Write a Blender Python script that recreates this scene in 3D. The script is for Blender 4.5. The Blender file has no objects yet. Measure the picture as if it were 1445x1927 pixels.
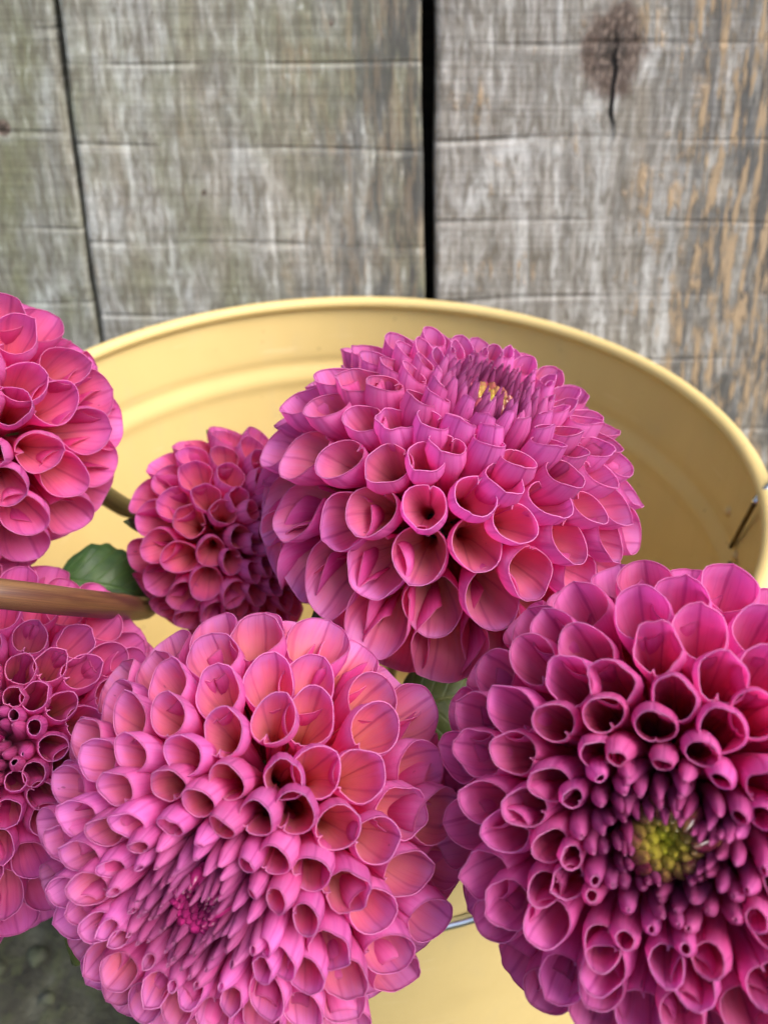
import bpy, math, random
import numpy as np
from mathutils import Vector, Matrix

RNG = np.random.default_rng(11)
random.seed(11)
scene = bpy.context.scene
col = scene.collection

# ------------------------------------------------------------------ camera
FPX, PITCH = 1450.0, math.radians(35.9)
CAM_Z = 0.4575
cam_d = bpy.data.cameras.new('camera')
cam = bpy.data.objects.new('camera', cam_d); col.objects.link(cam)
cam.location = (0, 0, CAM_Z)
cam.rotation_euler = (math.pi / 2 - PITCH, 0, 0)
cam_d.sensor_fit = 'HORIZONTAL'; cam_d.sensor_width = 36.0
cam_d.lens = FPX / 1445 * 36
cam_d.clip_start = 0.005; cam_d.clip_end = 200
cam_d.dof.use_dof = True
cam_d.dof.focus_distance = 0.150
cam_d.dof.aperture_fstop = 24.0
scene.camera = cam
CAMP = Vector((0, 0, CAM_Z))
CX = Vector((1, 0, 0))
CF = Vector((0, math.cos(PITCH), -math.sin(PITCH)))
CU = Vector((0, math.sin(PITCH), math.cos(PITCH)))

def ray(x, y):
    return (CX * ((x - 722.5) / FPX) - CU * ((y - 963.5) / FPX) + CF)
def at(x, y, depth):
    return CAMP + ray(x, y) * depth
def on_plane(x, y, axis, val):
    r = ray(x, y)
    return CAMP + r * ((val - CAMP[axis]) / r[axis])

# ------------------------------------------------------------------ world, sun, exposure
SUN_EL, SUN_AZ = math.radians(52), math.radians(121)      # azimuth from +Y (into the fence) clockwise: sun to the right
world = bpy.data.worlds.new('World'); scene.world = world; world.use_nodes = True
wn = world.node_tree.nodes; wl = world.node_tree.links
sky = wn.new('ShaderNodeTexSky'); sky.sky_type = 'NISHITA'; sky.sun_disc = False
sky.sun_elevation = SUN_EL; sky.sun_rotation = SUN_AZ
sky.air_density = 1.0; sky.dust_density = 4.0; sky.ozone_density = 1.0
wl.new(sky.outputs[0], wn['Background'].inputs[0]); wn['Background'].inputs[1].default_value = 0.088
sun_d = bpy.data.lights.new('sun', 'SUN'); sun_d.energy = 1.5; sun_d.angle = math.radians(40)
sun_d.color = (1.0, 0.965, 0.92)
sun = bpy.data.objects.new('sun', sun_d); col.objects.link(sun)
sdir = Vector((math.sin(SUN_AZ) * math.cos(SUN_EL), math.cos(SUN_AZ) * math.cos(SUN_EL), math.sin(SUN_EL)))
sun.rotation_euler = sdir.to_track_quat('Z', 'Y').to_euler()
vs = scene.view_settings
vs.view_transform = 'Standard'; vs.look = 'None'; vs.gamma = 1.0; vs.use_curve_mapping = False
vs.exposure = 1.60
scene.render.engine = 'CYCLES'
scene.cycles.use_denoising = True
scene.cycles.use_adaptive_sampling = True; scene.cycles.adaptive_threshold = 0.025
scene.cycles.max_bounces = 10; scene.cycles.diffuse_bounces = 6; scene.cycles.transmission_bounces = 8
scene.cycles.caustics_reflective = False; scene.cycles.caustics_refractive = False

# ------------------------------------------------------------------ node helpers
class NT:
    def __init__(s, name):
        s.m = bpy.data.materials.new(name); s.m.use_nodes = True
        s.t = s.m.node_tree; s.n = s.t.nodes; s.l = s.t.links
        s.bsdf = s.n['Principled BSDF']; s.out = s.n['Material Output']
    def put(s, sock, v):
        if v is None: return
        if isinstance(v, bpy.types.NodeSocket): s.l.new(v, sock)
        else:
            try: sock.default_value = v
            except Exception: sock.default_value = (*v, 1.0)
    def math(s, op, a, b=None, clamp=False):
        n = s.n.new('ShaderNodeMath'); n.operation = op; n.use_clamp = clamp
        s.put(n.inputs[0], a); s.put(n.inputs[1], b); return n.outputs[0]
    def attr(s, name):
        n = s.n.new('ShaderNodeAttribute'); n.attribute_name = name; return n.outputs['Fac']
    def mix(s, fac, a, b, mode='MIX'):
        n = s.n.new('ShaderNodeMix'); n.data_type = 'RGBA'; n.blend_type = mode
        s.put(n.inputs[0], fac); s.put(n.inputs[6], a); s.put(n.inputs[7], b); return n.outputs[2]
    def ramp(s, fac, stops, interp='LINEAR'):
        n = s.n.new('ShaderNodeValToRGB'); n.color_ramp.interpolation = interp
        e = n.color_ramp.elements
        while len(e) < len(stops): e.new(0.5)
        for k, (p, c) in enumerate(stops):
            e[k].position = p
            e[k].color = (c, c, c, 1) if isinstance(c, (int, float)) else (*c, 1)
        s.put(n.inputs[0], fac); return n.outputs[0]
    def smooth(s, v, a, b, lo=0.0, hi=1.0):
        n = s.n.new('ShaderNodeMapRange'); n.interpolation_type = 'SMOOTHSTEP'
        s.put(n.inputs[0], v); n.inputs[1].default_value = a; n.inputs[2].default_value = b
        n.inputs[3].default_value = lo; n.inputs[4].default_value = hi; return n.outputs[0]
    def noise(s, vec, scale, detail=3, rough=0.5, dist=0.0):
        n = s.n.new('ShaderNodeTexNoise'); s.put(n.inputs['Vector'], vec)
        n.inputs['Scale'].default_value = scale; n.inputs['Detail'].default_value = detail
        n.inputs['Roughness'].default_value = rough; n.inputs['Distortion'].default_value = dist
        return n.outputs['Fac']
    def coord(s, which='Object'):
        return s.n.new('ShaderNodeTexCoord').outputs[which]
    def vscale(s, vec, sc, off=(0, 0, 0)):
        n = s.n.new('ShaderNodeMapping'); s.put(n.inputs[0], vec)
        n.inputs['Scale'].default_value = sc; n.inputs['Location'].default_value = off; return n.outputs[0]
    def sep(s, vec):
        n = s.n.new('ShaderNodeSeparateXYZ'); s.put(n.inputs[0], vec); return n.outputs
    def comb(s, x, y, z):
        n = s.n.new('ShaderNodeCombineXYZ')
        for k, v in enumerate((x, y, z)): s.put(n.inputs[k], v)
        return n.outputs[0]
    def bump(s, h, strength, dist):
        n = s.n.new('ShaderNodeBump'); s.put(n.inputs['Height'], h)
        n.inputs['Strength'].default_value = strength; n.inputs['Distance'].default_value = dist
        return n.outputs[0]
    def rnd(s):
        return s.n.new('ShaderNodeObjectInfo').outputs['Random']

def lin(r, g, b):
    f = lambda c: ((c / 255 + 0.055) / 1.055) ** 2.4 if c > 10 else c / 255 / 12.92
    return (f(r), f(g), f(b))

# ------------------------------------------------------------------ mesh helpers
def mesh_obj(name, verts, faces, mat, parent=None, smooth=True, attrs=None):
    me = bpy.data.meshes.new(name)
    me.from_pydata([tuple(v) for v in verts], [], [tuple(f) for f in faces])
    if attrs:
        for k, a in attrs.items():
            at_ = me.attributes.new(k, 'FLOAT', 'POINT'); at_.data.foreach_set('value', np.asarray(a, dtype=np.float32))
    if smooth: me.polygons.foreach_set('use_smooth', [True] * len(me.polygons))
    if mat: me.materials.append(mat)
    o = bpy.data.objects.new(name, me); col.objects.link(o)
    if parent: o.parent = parent
    return o
def fast_mesh(name, V, F, mat, parent, attrs):
    me = bpy.data.meshes.new(name)
    nv, nf = len(V), len(F)
    me.vertices.add(nv); me.vertices.foreach_set('co', np.asarray(V, np.float32).ravel())
    me.loops.add(nf * 4); me.loops.foreach_set('vertex_index', np.asarray(F, np.int32).ravel())
    me.polygons.add(nf); me.polygons.foreach_set('loop_start', np.arange(0, nf * 4, 4, dtype=np.int32))
    me.polygons.foreach_set('use_smooth', np.ones(nf, bool))
    me.update(calc_edges=True)
    for k, a in attrs.items():
        at_ = me.attributes.new(k, 'FLOAT', 'POINT'); at_.data.foreach_set('value', np.asarray(a, np.float32))
    me.materials.append(mat)
    o = bpy.data.objects.new(name, me); col.objects.link(o); o.parent = parent
    return o
def tag(o, label=None, cat=None, group=None, kind=None):
    if label: o['label'] = label
    if cat: o['category'] = cat
    if group: o['group'] = group
    if kind: o['kind'] = kind
    return o
def empty(name, loc):
    o = bpy.data.objects.new(name, None); col.objects.link(o); o.location = loc
    o.empty_display_size = 0.01
    return o
def grid_faces(nu, nv, off=0, flip=False):
    i, j = np.meshgrid(np.arange(nu - 1), np.arange(nv - 1), indexing='ij')
    a = off + i * nv + j; b = off + (i + 1) * nv + j; c = off + (i + 1) * nv + j + 1; d = off + i * nv + j + 1
    F = np.stack([a, b, c, d], -1).reshape(-1, 4)
    return F[:, ::-1] if flip else F
def catmull(pts, n):
    P = [Vector(p) for p in pts]; P = [P[0] * 2 - P[1]] + P + [P[-1] * 2 - P[-2]]
    out = []
    segs = len(P) - 3
    for k in range(segs):
        for q in range(n):
            t = q / n
            a, b, c, d = P[k:k + 4]
            out.append(0.5 * ((2 * b) + (c - a) * t + (2 * a - 5 * b + 4 * c - d) * t * t + (3 * b - a - 3 * c + d) * t ** 3))
    out.append(P[-2]); return out
def tube(name, pts, radii, mat, parent=None, n=8, seg=16, knobs=None):
    C = catmull(pts, n); m = len(C)
    if isinstance(radii, (int, float)): radii = [radii] * 2
    V, F, L, Q = [], [], [], []
    up = Vector((0.13, 0.31, 0.94)); dist = 0
    for i, p in enumerate(C):
        t = (C[min(i + 1, m - 1)] - C[max(i - 1, 0)]).normalized()
        a = t.cross(up).normalized(); b = a.cross(t).normalized(); up = b
        r = np.interp(i / (m - 1), np.linspace(0, 1, len(radii)), radii)
        if i: dist += (p - C[i - 1]).length
        for k in range(seg):
            q = 2 * math.pi * k / seg
            rr = r * (1 + 0.03 * math.sin(5 * q) if knobs else 1)
            V.append(p + a * math.cos(q) * rr + b * math.sin(q) * rr); L.append(dist); Q.append(q)
    for i in range(m - 1):
        for k in range(seg):
            F.append((i * seg + k, i * seg + (k + 1) % seg, (i + 1) * seg + (k + 1) % seg, (i + 1) * seg + k))
    F.append(tuple(range(seg))[::-1]); F.append(tuple(range((m - 1) * seg, m * seg)))
    if parent is not None:
        inv = Vector(parent.location); V = [v - inv for v in V]
    return mesh_obj(name, V, F, mat, parent, attrs={'along': L, 'around': Q})
def lathe(name, prof, mat, parent, seg=128, close=False):
    V, F = [], []
    n = len(prof)
    for k in range(seg):
        q = 2 * math.pi * k / seg
        for (r, z) in prof: V.append((r * math.cos(q), r * math.sin(q), z))
    for k in range(seg):
        k2 = (k + 1) % seg
        for j in range(n if close else n - 1):
            j2 = (j + 1) % n
            F.append((k * n + j, k2 * n + j, k2 * n + j2, k * n + j2))
    return mesh_obj(name, V, F, mat, parent)

# ------------------------------------------------------------------ materials: wood
def wood_material(name, tone, green=0.5, tan=0.0, tan_x=(0.05, 0.12), knots=(), cracks=(), seed=0.0, bands=0.034, band_off=0.0, stain=None):
    s = NT(name)
    co = s.coord()
    v = s.vscale(co, (1, 1, 1), (seed * 3.1, 0, seed * 1.7))
    sx = s.attr('gx'); sz = s.sep(co)[2]
    # grain bends round the knots
    warp = s.noise(v, 9, 2)
    gx = s.math('ADD', sx, s.math('MULTIPLY', s.math('SUBTRACT', warp, 0.5), 0.0025))
    for (kx, kz, rx, rz) in knots:
        dx = s.math('SUBTRACT', sx, kx); dz = s.math('DIVIDE', s.math('SUBTRACT', sz, kz), rz * 2.2)
        g = s.math('POWER', 2.718, s.math('MULTIPLY', s.math('MULTIPLY', dz, dz), -1.0))
        sgn = s.math('SIGN', dx)
        far = s.math('POWER', 2.718, s.math('MULTIPLY', s.math('ABSOLUTE', dx), -1 / (rx * 2.5)))
        gx = s.math('SUBTRACT', gx, s.math('MULTIPLY', s.math('MULTIPLY', sgn, far), s.math('MULTIPLY', g, rx * 0.35)))
    gv = s.comb(s.math('ADD', gx, seed * 1.3), 0.0, s.math('ADD', sz, seed * 2.7))
    fine = s.noise(s.vscale(gv, (900, 1, 26)), 1.0, 5, 0.65)
    mid = s.noise(s.vscale(gv, (190, 1, 9)), 1.0, 5, 0.62, 0.4)
    wide = s.noise(s.vscale(gv, (48, 1, 4)), 1.0, 3, 0.5)
    blot = s.noise(v, 22, 5, 0.62)
    blot2 = s.noise(s.vscale(v, (1, 1, 1), (5, 2, 9)), 60, 5, 0.65)
    # saw marks running across the plank: fine scratches and a few stronger ridges
    hs = s.noise(s.vscale(gv, (7, 1, 620)), 1.0, 4, 0.6)
    hs2 = s.noise(s.vscale(gv, (22, 1, 1500)), 1.0, 2, 0.5)
    zz = s.math('ADD', s.math('ADD', sz, band_off), s.math('MULTIPLY', s.math('SUBTRACT', s.noise(s.vscale(gv, (3.0, 1, 16)), 1.0, 2), 0.5), 0.030))
    ph = s.math('FRACT', s.math('DIVIDE', zz, bands))
    lined = s.math('MULTIPLY', s.smooth(ph, 0.455, 0.495), s.smooth(ph, 0.505, 0.53, 1, 0))
    linel = s.math('MULTIPLY', s.smooth(ph, 0.39, 0.43), s.smooth(ph, 0.46, 0.50, 1, 0))
    linem = s.smooth(s.noise(s.vscale(gv, (16, 1, 34)), 1.0, 4, 0.65), 0.34, 0.66)
    lined = s.math('MULTIPLY', lined, linem); linel = s.math('MULTIPLY', linel, linem)
    t = np.array(tone)
    c = s.ramp(mid, [(0.18, tuple(t * 0.36)), (0.42, tuple(t * 0.72)), (0.58, tuple(t * 1.0)), (0.80, tuple(t * 1.62))])
    c = s.mix(s.smooth(fine, 0.30, 0.72), s.mix(1.0, c, (0.60, 0.58, 0.54, 1), 'MULTIPLY'), c)
    c = s.mix(s.smooth(wide, 0.52, 0.74, 0, 0.55), c, tuple(t * np.array((0.95, 0.78, 0.58)) * 0.85) + (1,))
    c = s.mix(s.smooth(blot, 0.50, 0.72, 0, 0.60), c, tuple(t * np.array((1.5, 1.58, 1.66))) + (1,))
    c = s.mix(s.smooth(blot2, 0.50, 0.70, 0, 0.55), c, tuple(t * 0.40) + (1,))
    pale = s.noise(s.vscale(gv, (95, 1, 3.2), (6, 0, 5)), 1.0, 3, 0.5)
    c = s.mix(s.smooth(pale, 0.54, 0.70, 0, 0.55), c, tuple(t * np.array((1.75, 1.85, 1.95))) + (1,))
    if stain:
        stn = s.math('MULTIPLY', s.smooth(s.math('ADD', sx, s.math('MULTIPLY', s.math('SUBTRACT', blot, 0.5), 0.10)), stain[0], stain[1]), 0.62)
        c = s.mix(stn, c, (0.120, 0.105, 0.060, 1))
    gm = s.math('MULTIPLY', s.smooth(s.noise(s.vscale(gv, (30, 1, 12), (3, 0, 7)), 1.0, 4, 0.6), 0.40, 0.66), green)
    c = s.mix(gm, c, (0.20, 0.205, 0.12, 1))
    mot = s.noise(s.vscale(gv, (330, 1, 75), (4, 0, 3)), 1.0, 5, 0.7, 0.6)
    c = s.mix(s.smooth(mot, 0.36, 0.56, 0.78, 0.0), c, tuple(t * np.array((0.30, 0.27, 0.22))) + (1,))
    c = s.mix(s.smooth(mot, 0.55, 0.74, 0.0, 0.50), c, tuple(t * np.array((1.75, 1.80, 1.86))) + (1,))
    hsf = s.smooth(hs, 0.34, 0.66, 0.86, 1.12); hs2f = s.smooth(hs2, 0.36, 0.64, 0.90, 1.08)
    hsc = s.math('MULTIPLY', hsf, hs2f)
    c = s.mix(1.0, c, s.comb(hsc, hsc, hsc), 'MULTIPLY')
    c = s.mix(s.math('MULTIPLY', linel, 0.18), c, tuple(t * 2.0) + (1,))
    c = s.mix(s.math('MULTIPLY', lined, 0.5), c, (0.05, 0.047, 0.04, 1))
    h = s.math('ADD', s.math('MULTIPLY', mid, 0.55), s.math('MULTIPLY', fine, 0.35))
    h = s.math('ADD', h, s.math('MULTIPLY', hs, 0.30))
    h = s.math('SUBTRACT', h, s.math('MULTIPLY', lined, 0.7)); h = s.math('ADD', h, s.math('MULTIPLY', linel, 0.22))
    if tan > 0:
        pos = s.smooth(sx, tan_x[0], tan_x[1])
        streak = s.noise(s.vscale(gv, (250, 1, 26), (1, 0, 4)), 1.0, 5, 0.68)
        patch = s.noise(s.vscale(gv, (38, 1, 34), (8, 0, 2)), 1.0, 4, 0.6)
        dk = s.math('MULTIPLY', pos, s.smooth(s.noise(s.vscale(gv, (120, 1, 20), (2, 0, 1)), 1.0, 4, 0.6), 0.42, 0.56))
        c = s.mix(s.math('MULTIPLY', dk, 0.8), c, (0.075, 0.077, 0.078, 1))
        k = s.math('MULTIPLY', s.smooth(streak, 0.50, 0.56), s.smooth(s.math('ADD', patch, s.math('MULTIPLY', pos, 0.30)), 0.55, 0.68))
        k = s.math('MULTIPLY', k, tan)
        c = s.mix(k, c, (0.43, 0.32, 0.205, 1)); h = s.math('ADD', h, s.math('MULTIPLY', k, 0.8))
    for (kx, kz, rx, rz) in knots:
        dx = s.math('DIVIDE', s.math('SUBTRACT', sx, kx), rx); dz = s.math('DIVIDE', s.math('SUBTRACT', sz, kz), rz)
        d = s.math('SQRT', s.math('ADD', s.math('MULTIPLY', dx, dx), s.math('MULTIPLY', dz, dz)))
        d = s.math('ADD', d, s.math('MULTIPLY', s.math('SUBTRACT', s.noise(v, 95, 4, 0.6), 0.5), 1.1))
        rings = s.smooth(s.math('SINE', s.math('MULTIPLY', d, 16.0)), -1, 1, 0.72, 1.0)
        core = s.ramp(d, [(0.0, (0.030, 0.022, 0.019)), (0.30, (0.075, 0.052, 0.042)), (0.75, (0.13, 0.092, 0.074)), (1.0, (0.10, 0.075, 0.065))])
        core = s.mix(1.0, core, s.comb(rings, rings, rings), 'MULTIPLY')
        kn = s.noise(s.vscale(v, (1, 1, 0.6)), 330, 5, 0.7)
        core = s.mix(s.smooth(kn, 0.50, 0.62), core, (0.26, 0.20, 0.165, 1)); core = s.mix(s.smooth(kn, 0.42, 0.34), core, (0.02, 0.015, 0.013, 1))
        c = s.mix(s.smooth(d, 0.72, 1.15, 0.92, 0.0), c, core)
    for (x0, z0, x1, z1, w) in cracks:
        f = s.math('DIVIDE', s.math('SUBTRACT', sz, z0), z1 - z0)
        cxn = s.math('ADD', s.math('MULTIPLY', f, x1 - x0), x0)
        cxn = s.math('ADD', cxn, s.math('MULTIPLY', s.math('SUBTRACT', s.noise(s.vscale(v, (1, 1, 1)), 70, 3), 0.5), 0.005))
        d = s.math('ABSOLUTE', s.math('SUBTRACT', sx, cxn))
        taper = s.math('MULTIPLY', s.smooth(f, -0.02, 0.25), s.smooth(f, 0.6, 1.02, 1, 0.0))
        k = s.math('MULTIPLY', s.smooth(d, w * 0.35, w, 1, 0), taper)
        c = s.mix(k, c, (0.012, 0.010, 0.010, 1)); h = s.math('SUBTRACT', h, s.math('MULTIPLY', k, 2.0))
    s.put(s.bsdf.inputs['Base Color'], c); s.bsdf.inputs['Roughness'].default_value = 0.88
    s.bsdf.inputs['Specular IOR Level'].default_value = 0.25
    s.put(s.bsdf.inputs['Normal'], s.bump(h, 0.8, 0.0011))
    return s.m

# ------------------------------------------------------------------ fence
FENCE_Y = 0.434
def fpt(x, y): 
    p = on_plane(x, y, 1, FENCE_Y); return p.x, p.z
def edge_line(pa, pb):                        # a plank edge seen through two pixels on the fence plane
    (xa, za), (xb, zb) = fpt(*pa), fpt(*pb)
    return lambda z: xa + (xb - xa) * (z - za) / (zb - za)
e_left = edge_line((100, 0), (188, 640)); g1 = 0.0014
e_mid = edge_line((808, 0), (808, 560)); g2 = 0.0032
fence = empty('timber_fence', (0, FENCE_Y, 0))
tag(fence, 'weathered grey fence of wide upright wooden planks behind the yellow bucket', 'fence')
Z0, Z1 = 0.0, 1.1
def plank(xl, xr, mat, seed, thick=0.018, label=None):
    rs = np.random.default_rng(seed)
    nx, nz = 7, 90
    zs = np.linspace(Z0, Z1, nz)
    V, F, GX = [], [], []; W0 = xr(0.45) - xl(0.45)
    wl_ = np.interp(zs, np.linspace(Z0, Z1, 40), rs.normal(0, 0.0006, 40)); wr_ = np.interp(zs, np.linspace(Z0, Z1, 40), rs.normal(0, 0.0006, 40))
    xm = (xl(0.45) + xr(0.45)) / 2
    prof_n = None
    for i, z in enumerate(zs):
        a, b = xl(z) + wl_[i], xr(z) + wr_[i]
        bev = 0.0018
        ring = [(a, thick), (a, bev), (a + bev * 0.4, bev * 0.35), (a + bev * 1.4, 0.0)]
        ring += [(a + (b - a) * t, 0.0006 * math.sin(t * 9 + seed) * math.sin(z * 23 + seed)) for t in (0.25, 0.5, 0.75)]
        ring += [(b - bev * 1.4, 0.0), (b - bev * 0.4, bev * 0.35), (b, bev), (b, thick)]
        prof_n = len(ring)
        V += [(x - xm, y, z) for x, y in ring]; GX += [((x - a) / (b - a) - 0.5) * W0 for x, y in ring]
    n = prof_n
    for i in range(nz - 1):
        for k in range(n):
            k2 = (k + 1) % n
            F.append((i * n + k, i * n + k2, (i + 1) * n + k2, (i + 1) * n + k))
    F.append(tuple(range(n))[::-1]); F.append(tuple(range((nz - 1) * n, nz * n)))
    o = mesh_obj('plank', V, F, mat, fence, smooth=False, attrs={'gx': GX}); o.location = (xm, 0, 0)
    if label: o['label'] = label
    return o, xm
xm_mid = (e_left(0.45) + e_mid(0.45)) / 2
xr_edge = edge_line((1640, 0), (1545, 600))
xm_right = (e_mid(0.45) + g2 / 1 + xr_edge(0.45)) / 2
xl_edge = edge_line((-520, 0), (-361, 600))
xm_left = (xl_edge(0.45) + e_left(0.45)) / 2
EDG = {}
def local(px, py, xm):
    xl, xr = EDG[xm]; x, z = fpt(px, py)
    return ((x - xl(z)) / (xr(z) - xl(z)) - 0.5) * (xr(0.45) - xl(0.45)), z
EDG.update({xm_right: (e_mid, xr_edge), xm_mid: (e_left, e_mid), xm_left: (xl_edge, e_left)})
kx, kz = local(1146, 96, xm_right)
cx0, cz0 = local(1152, 20, xm_right); cx1, cz1 = local(1142, 275, xm_right)
k2x, k2z = local(10, 240, xm_left)
k3x, k3z = local(388, 362, xm_mid); k4x, k4z = local(628, 43, xm_mid)
_, zb = local(1000, 82, xm_right)
m_right = wood_material('weathered_wood_tan', (0.47, 0.455, 0.43), green=0.10, tan=1.0, tan_x=(-0.01, 0.055),
                        knots=[(kx, kz, 0.0165, 0.0225)], cracks=[(cx1, cz1, cx0, cz0, 0.0017)], seed=1.0, bands=0.0419, band_off=0.0419 * 0.48 - zb)
_, zb = local(500, 122, xm_mid)
m_mid = wood_material('weathered_wood_green', (0.52, 0.52, 0.485), green=0.75, tan=0.25, tan_x=(0.0, 0.08), seed=2.3, stain=(0.03, 0.10),
                      knots=[(k3x, k3z, 0.0015, 0.0018), (k4x, k4z, 0.0010, 0.0012)], bands=0.0422, band_off=0.0422 * 0.48 - zb)
m_left = wood_material('weathered_wood_mossy', (0.44, 0.45, 0.415), green=0.95, seed=3.9, knots=[(k2x, k2z, 0.0042, 0.0042)], bands=0.045)
plank(lambda z: xl_edge(z), lambda z: e_left(z) - g1, m_left, 5, label='mossy grey plank with a small dark knot')
plank(lambda z: e_left(z) + g1, lambda z: e_mid(z) - g2, m_mid, 6, label='pale grey plank with faint green algae')
plank(lambda z: e_mid(z) + g2, xr_edge, m_right, 7, label='grey plank with a large brown knot and tan flaking streaks')
plank(lambda z: xr_edge(z) + 0.004, lambda z: xr_edge(z) + 0.2, m_left, 8)
plank(lambda z: xl_edge(z) - 0.205, lambda z: xl_edge(z) - 0.004, m_mid, 9)
s = NT('gap_dark_wood'); s.bsdf.inputs['Base Color'].default_value = (0.02, 0.017, 0.012, 1); s.bsdf.inputs['Roughness'].default_value = 0.9  # near-black colour so the gaps between planks read as dark
nn = s.noise(s.vscale(s.coord(), (8, 60, 90)), 3, 4); s.put(s.bsdf.inputs['Base Color'], s.ramp(nn, [(0.3, (0.012, 0.010, 0.008)), (0.7, (0.045, 0.036, 0.026))]))
m_gap_dark = s.m
def box(name, x0, x1, y0, y1, z0, z1, mat, parent):
    V = [(x, y, z) for x in (x0, x1) for y in (y0, y1) for z in (z0, z1)]
    F = [(0, 1, 3, 2), (4, 6, 7, 5), (0, 4, 5, 1), (2, 3, 7, 6), (0, 2, 6, 4), (1, 5, 7, 3)]
    return mesh_obj(name, V, F, mat, parent, smooth=False)
for z in (0.14, 0.50, 0.90): box('rail', -0.55, 0.6, 0.018, 0.055, z, z + 0.075, m_gap_dark, fence)
for x in (-0.20, 0.04, 0.26): box('gap_blackout_board', x - 0.09, x + 0.09, 0.0555, 0.068, 0.0, 1.1, m_gap_dark, fence)  # unseen boards added behind the planks to keep the gaps dark

# ------------------------------------------------------------------ ground
s = NT('mossy_ground')
co = s.coord()
n1 = s.noise(co, 26, 6, 0.62); n2 = s.noise(co, 90, 5, 0.6); n3 = s.noise(co, 400, 3)
c = s.ramp(n1, [(0.34, (0.014, 0.013, 0.009)), (0.48, (0.040, 0.038, 0.026)), (0.56, (0.070, 0.068, 0.046)), (0.68, (0.13, 0.13, 0.095))])
c = s.mix(s.smooth(n2, 0.45, 0.65, 0, 0.6), c, (0.075, 0.085, 0.035, 1)); c = s.mix(s.smooth(n3, 0.5, 0.7, 0, 0.5), c, (0.028, 0.024, 0.018, 1))
s.put(s.bsdf.inputs['Base Color'], c); s.bsdf.inputs['Roughness'].default_value = 0.95
s.put(s.bsdf.inputs['Normal'], s.bump(s.math('ADD', n2, s.math('MULTIPLY', n3, 0.4)), 0.7, 0.006))
from mathutils import noise as mnoise
def gz(x, y):
    if math.hypot(x + 0.013, y - 0.263) < 0.165: return 0.0
    w = min(1, (math.hypot(x + 0.013, y - 0.263) - 0.165) / 0.03)
    return w * (0.007 * mnoise.noise(Vector((x * 22, y * 22, 3))) + 0.004 * mnoise.noise(Vector((x * 60, y * 60, 8))) - 0.006)
xs = np.concatenate([[-30, -8, -2], np.linspace(-0.6, 0.6, 110), [2, 8, 30]]); ys = np.concatenate([[-30, -8, -2], np.linspace(-0.5, 0.6, 100), [2, 8, 30]])
V = [(x, y, gz(x, y) if max(abs(x), abs(y)) < 0.58 else -0.006) for x in xs for y in ys]
ground = mesh_obj('ground', V, grid_faces(len(xs), len(ys), flip=False).tolist(), s.m); tag(ground, 'dark mossy stony ground beside the bucket', None, None, 'structure')
s = NT('pebble_stone'); nn = s.noise(s.coord(), 60, 5)
c = s.mix(s.rnd(), (0.06, 0.06, 0.048, 1), (0.06, 0.06, 0.048, 1)); c = s.mix(s.smooth(nn, 0.4, 0.65, 0, 0.8), c, (0.08, 0.09, 0.045, 1))
s.put(s.bsdf.inputs['Base Color'], c); s.bsdf.inputs['Roughness'].default_value = 0.9
V, F = [], []
rs = np.random.default_rng(3)
for k in range(260):
    while True:
        x, y = rs.uniform(-0.34, 0.34), rs.uniform(-0.05, 0.42)
        if math.hypot(x + 0.013, y - 0.263) > 0.185: break
    sz = rs.uniform(0.004, 0.013); b0 = len(V); zc = gz(x, y) + sz * 0.15; q0 = rs.uniform(0, 6); ex = rs.uniform(0.6, 1.0)
    for i in range(8):
        for j in range(12):
            ph = math.pi * (i + 0.001) / 7.002; th = 2 * math.pi * j / 12 + q0
            r = sz * (1 + 0.55 * mnoise.noise(Vector((math.sin(ph) * math.cos(th) * 1.4 + k * 3.7, math.sin(ph) * math.sin(th) * 1.4, math.cos(ph) * 1.4))))
            V.append((x + r * math.sin(ph) * math.cos(th), y + ex * r * math.sin(ph) * math.sin(th), zc + 0.6 * r * math.cos(ph)))
    for i in range(7):
        for j in range(12): F.append((b0 + i * 12 + j, b0 + (i + 1) * 12 + j, b0 + (i + 1) * 12 + (j + 1) % 12, b0 + i * 12 + (j + 1) % 12))
peb = mesh_obj('pebbles', V, F, s.m); tag(peb, 'grey green pebbles strewn over the mossy ground', 'pebbles', None, 'stuff')

# ------------------------------------------------------------------ bucket
RIM_Z, RIM_R = 0.300, 0.1575
BC = Vector((-0.0129, 0.2634, 0.0))
s = NT('yellow_enamel')
co = s.coord()
nn = s.noise(co, 30, 4); fine = s.noise(co, 900, 2)
c = s.mix(s.smooth(nn, 0.3, 0.7), (0.585, 0.445, 0.185, 1), (0.61, 0.465, 0.195, 1))
dust = s.noise(s.vscale(co, (1, 1, 0.35)), 70, 5, 0.65)
c = s.mix(s.smooth(dust, 0.52, 0.74, 0, 0.16), c, (0.45, 0.38, 0.24, 1))
speck = s.noise(co, 260, 2, 0.5); c = s.mix(s.smooth(speck, 0.735, 0.76, 0, 0.55), c, (0.20, 0.14, 0.06, 1))
scr = s.noise(s.vscale(co, (30, 30, 420)), 1.0, 2); c = s.mix(s.smooth(scr, 0.70, 0.73, 0, 0.18), c, (0.80, 0.70, 0.45, 1))
s.put(s.bsdf.inputs['Base Color'], c); s.put(s.bsdf.inputs['Roughness'], s.smooth(dust, 0.3, 0.7, 0.44, 0.62))
s.bsdf.inputs['Specular IOR Level'].default_value = 0.4
s.put(s.bsdf.inputs['Normal'], s.bump(s.math('ADD', s.math('MULTIPLY', fine, 0.15), s.noise(co, 45, 2)), 0.10, 0.002))
m_enamel = s.m
s = NT('chrome_wire'); s.bsdf.inputs['Metallic'].default_value = 1.0
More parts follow.
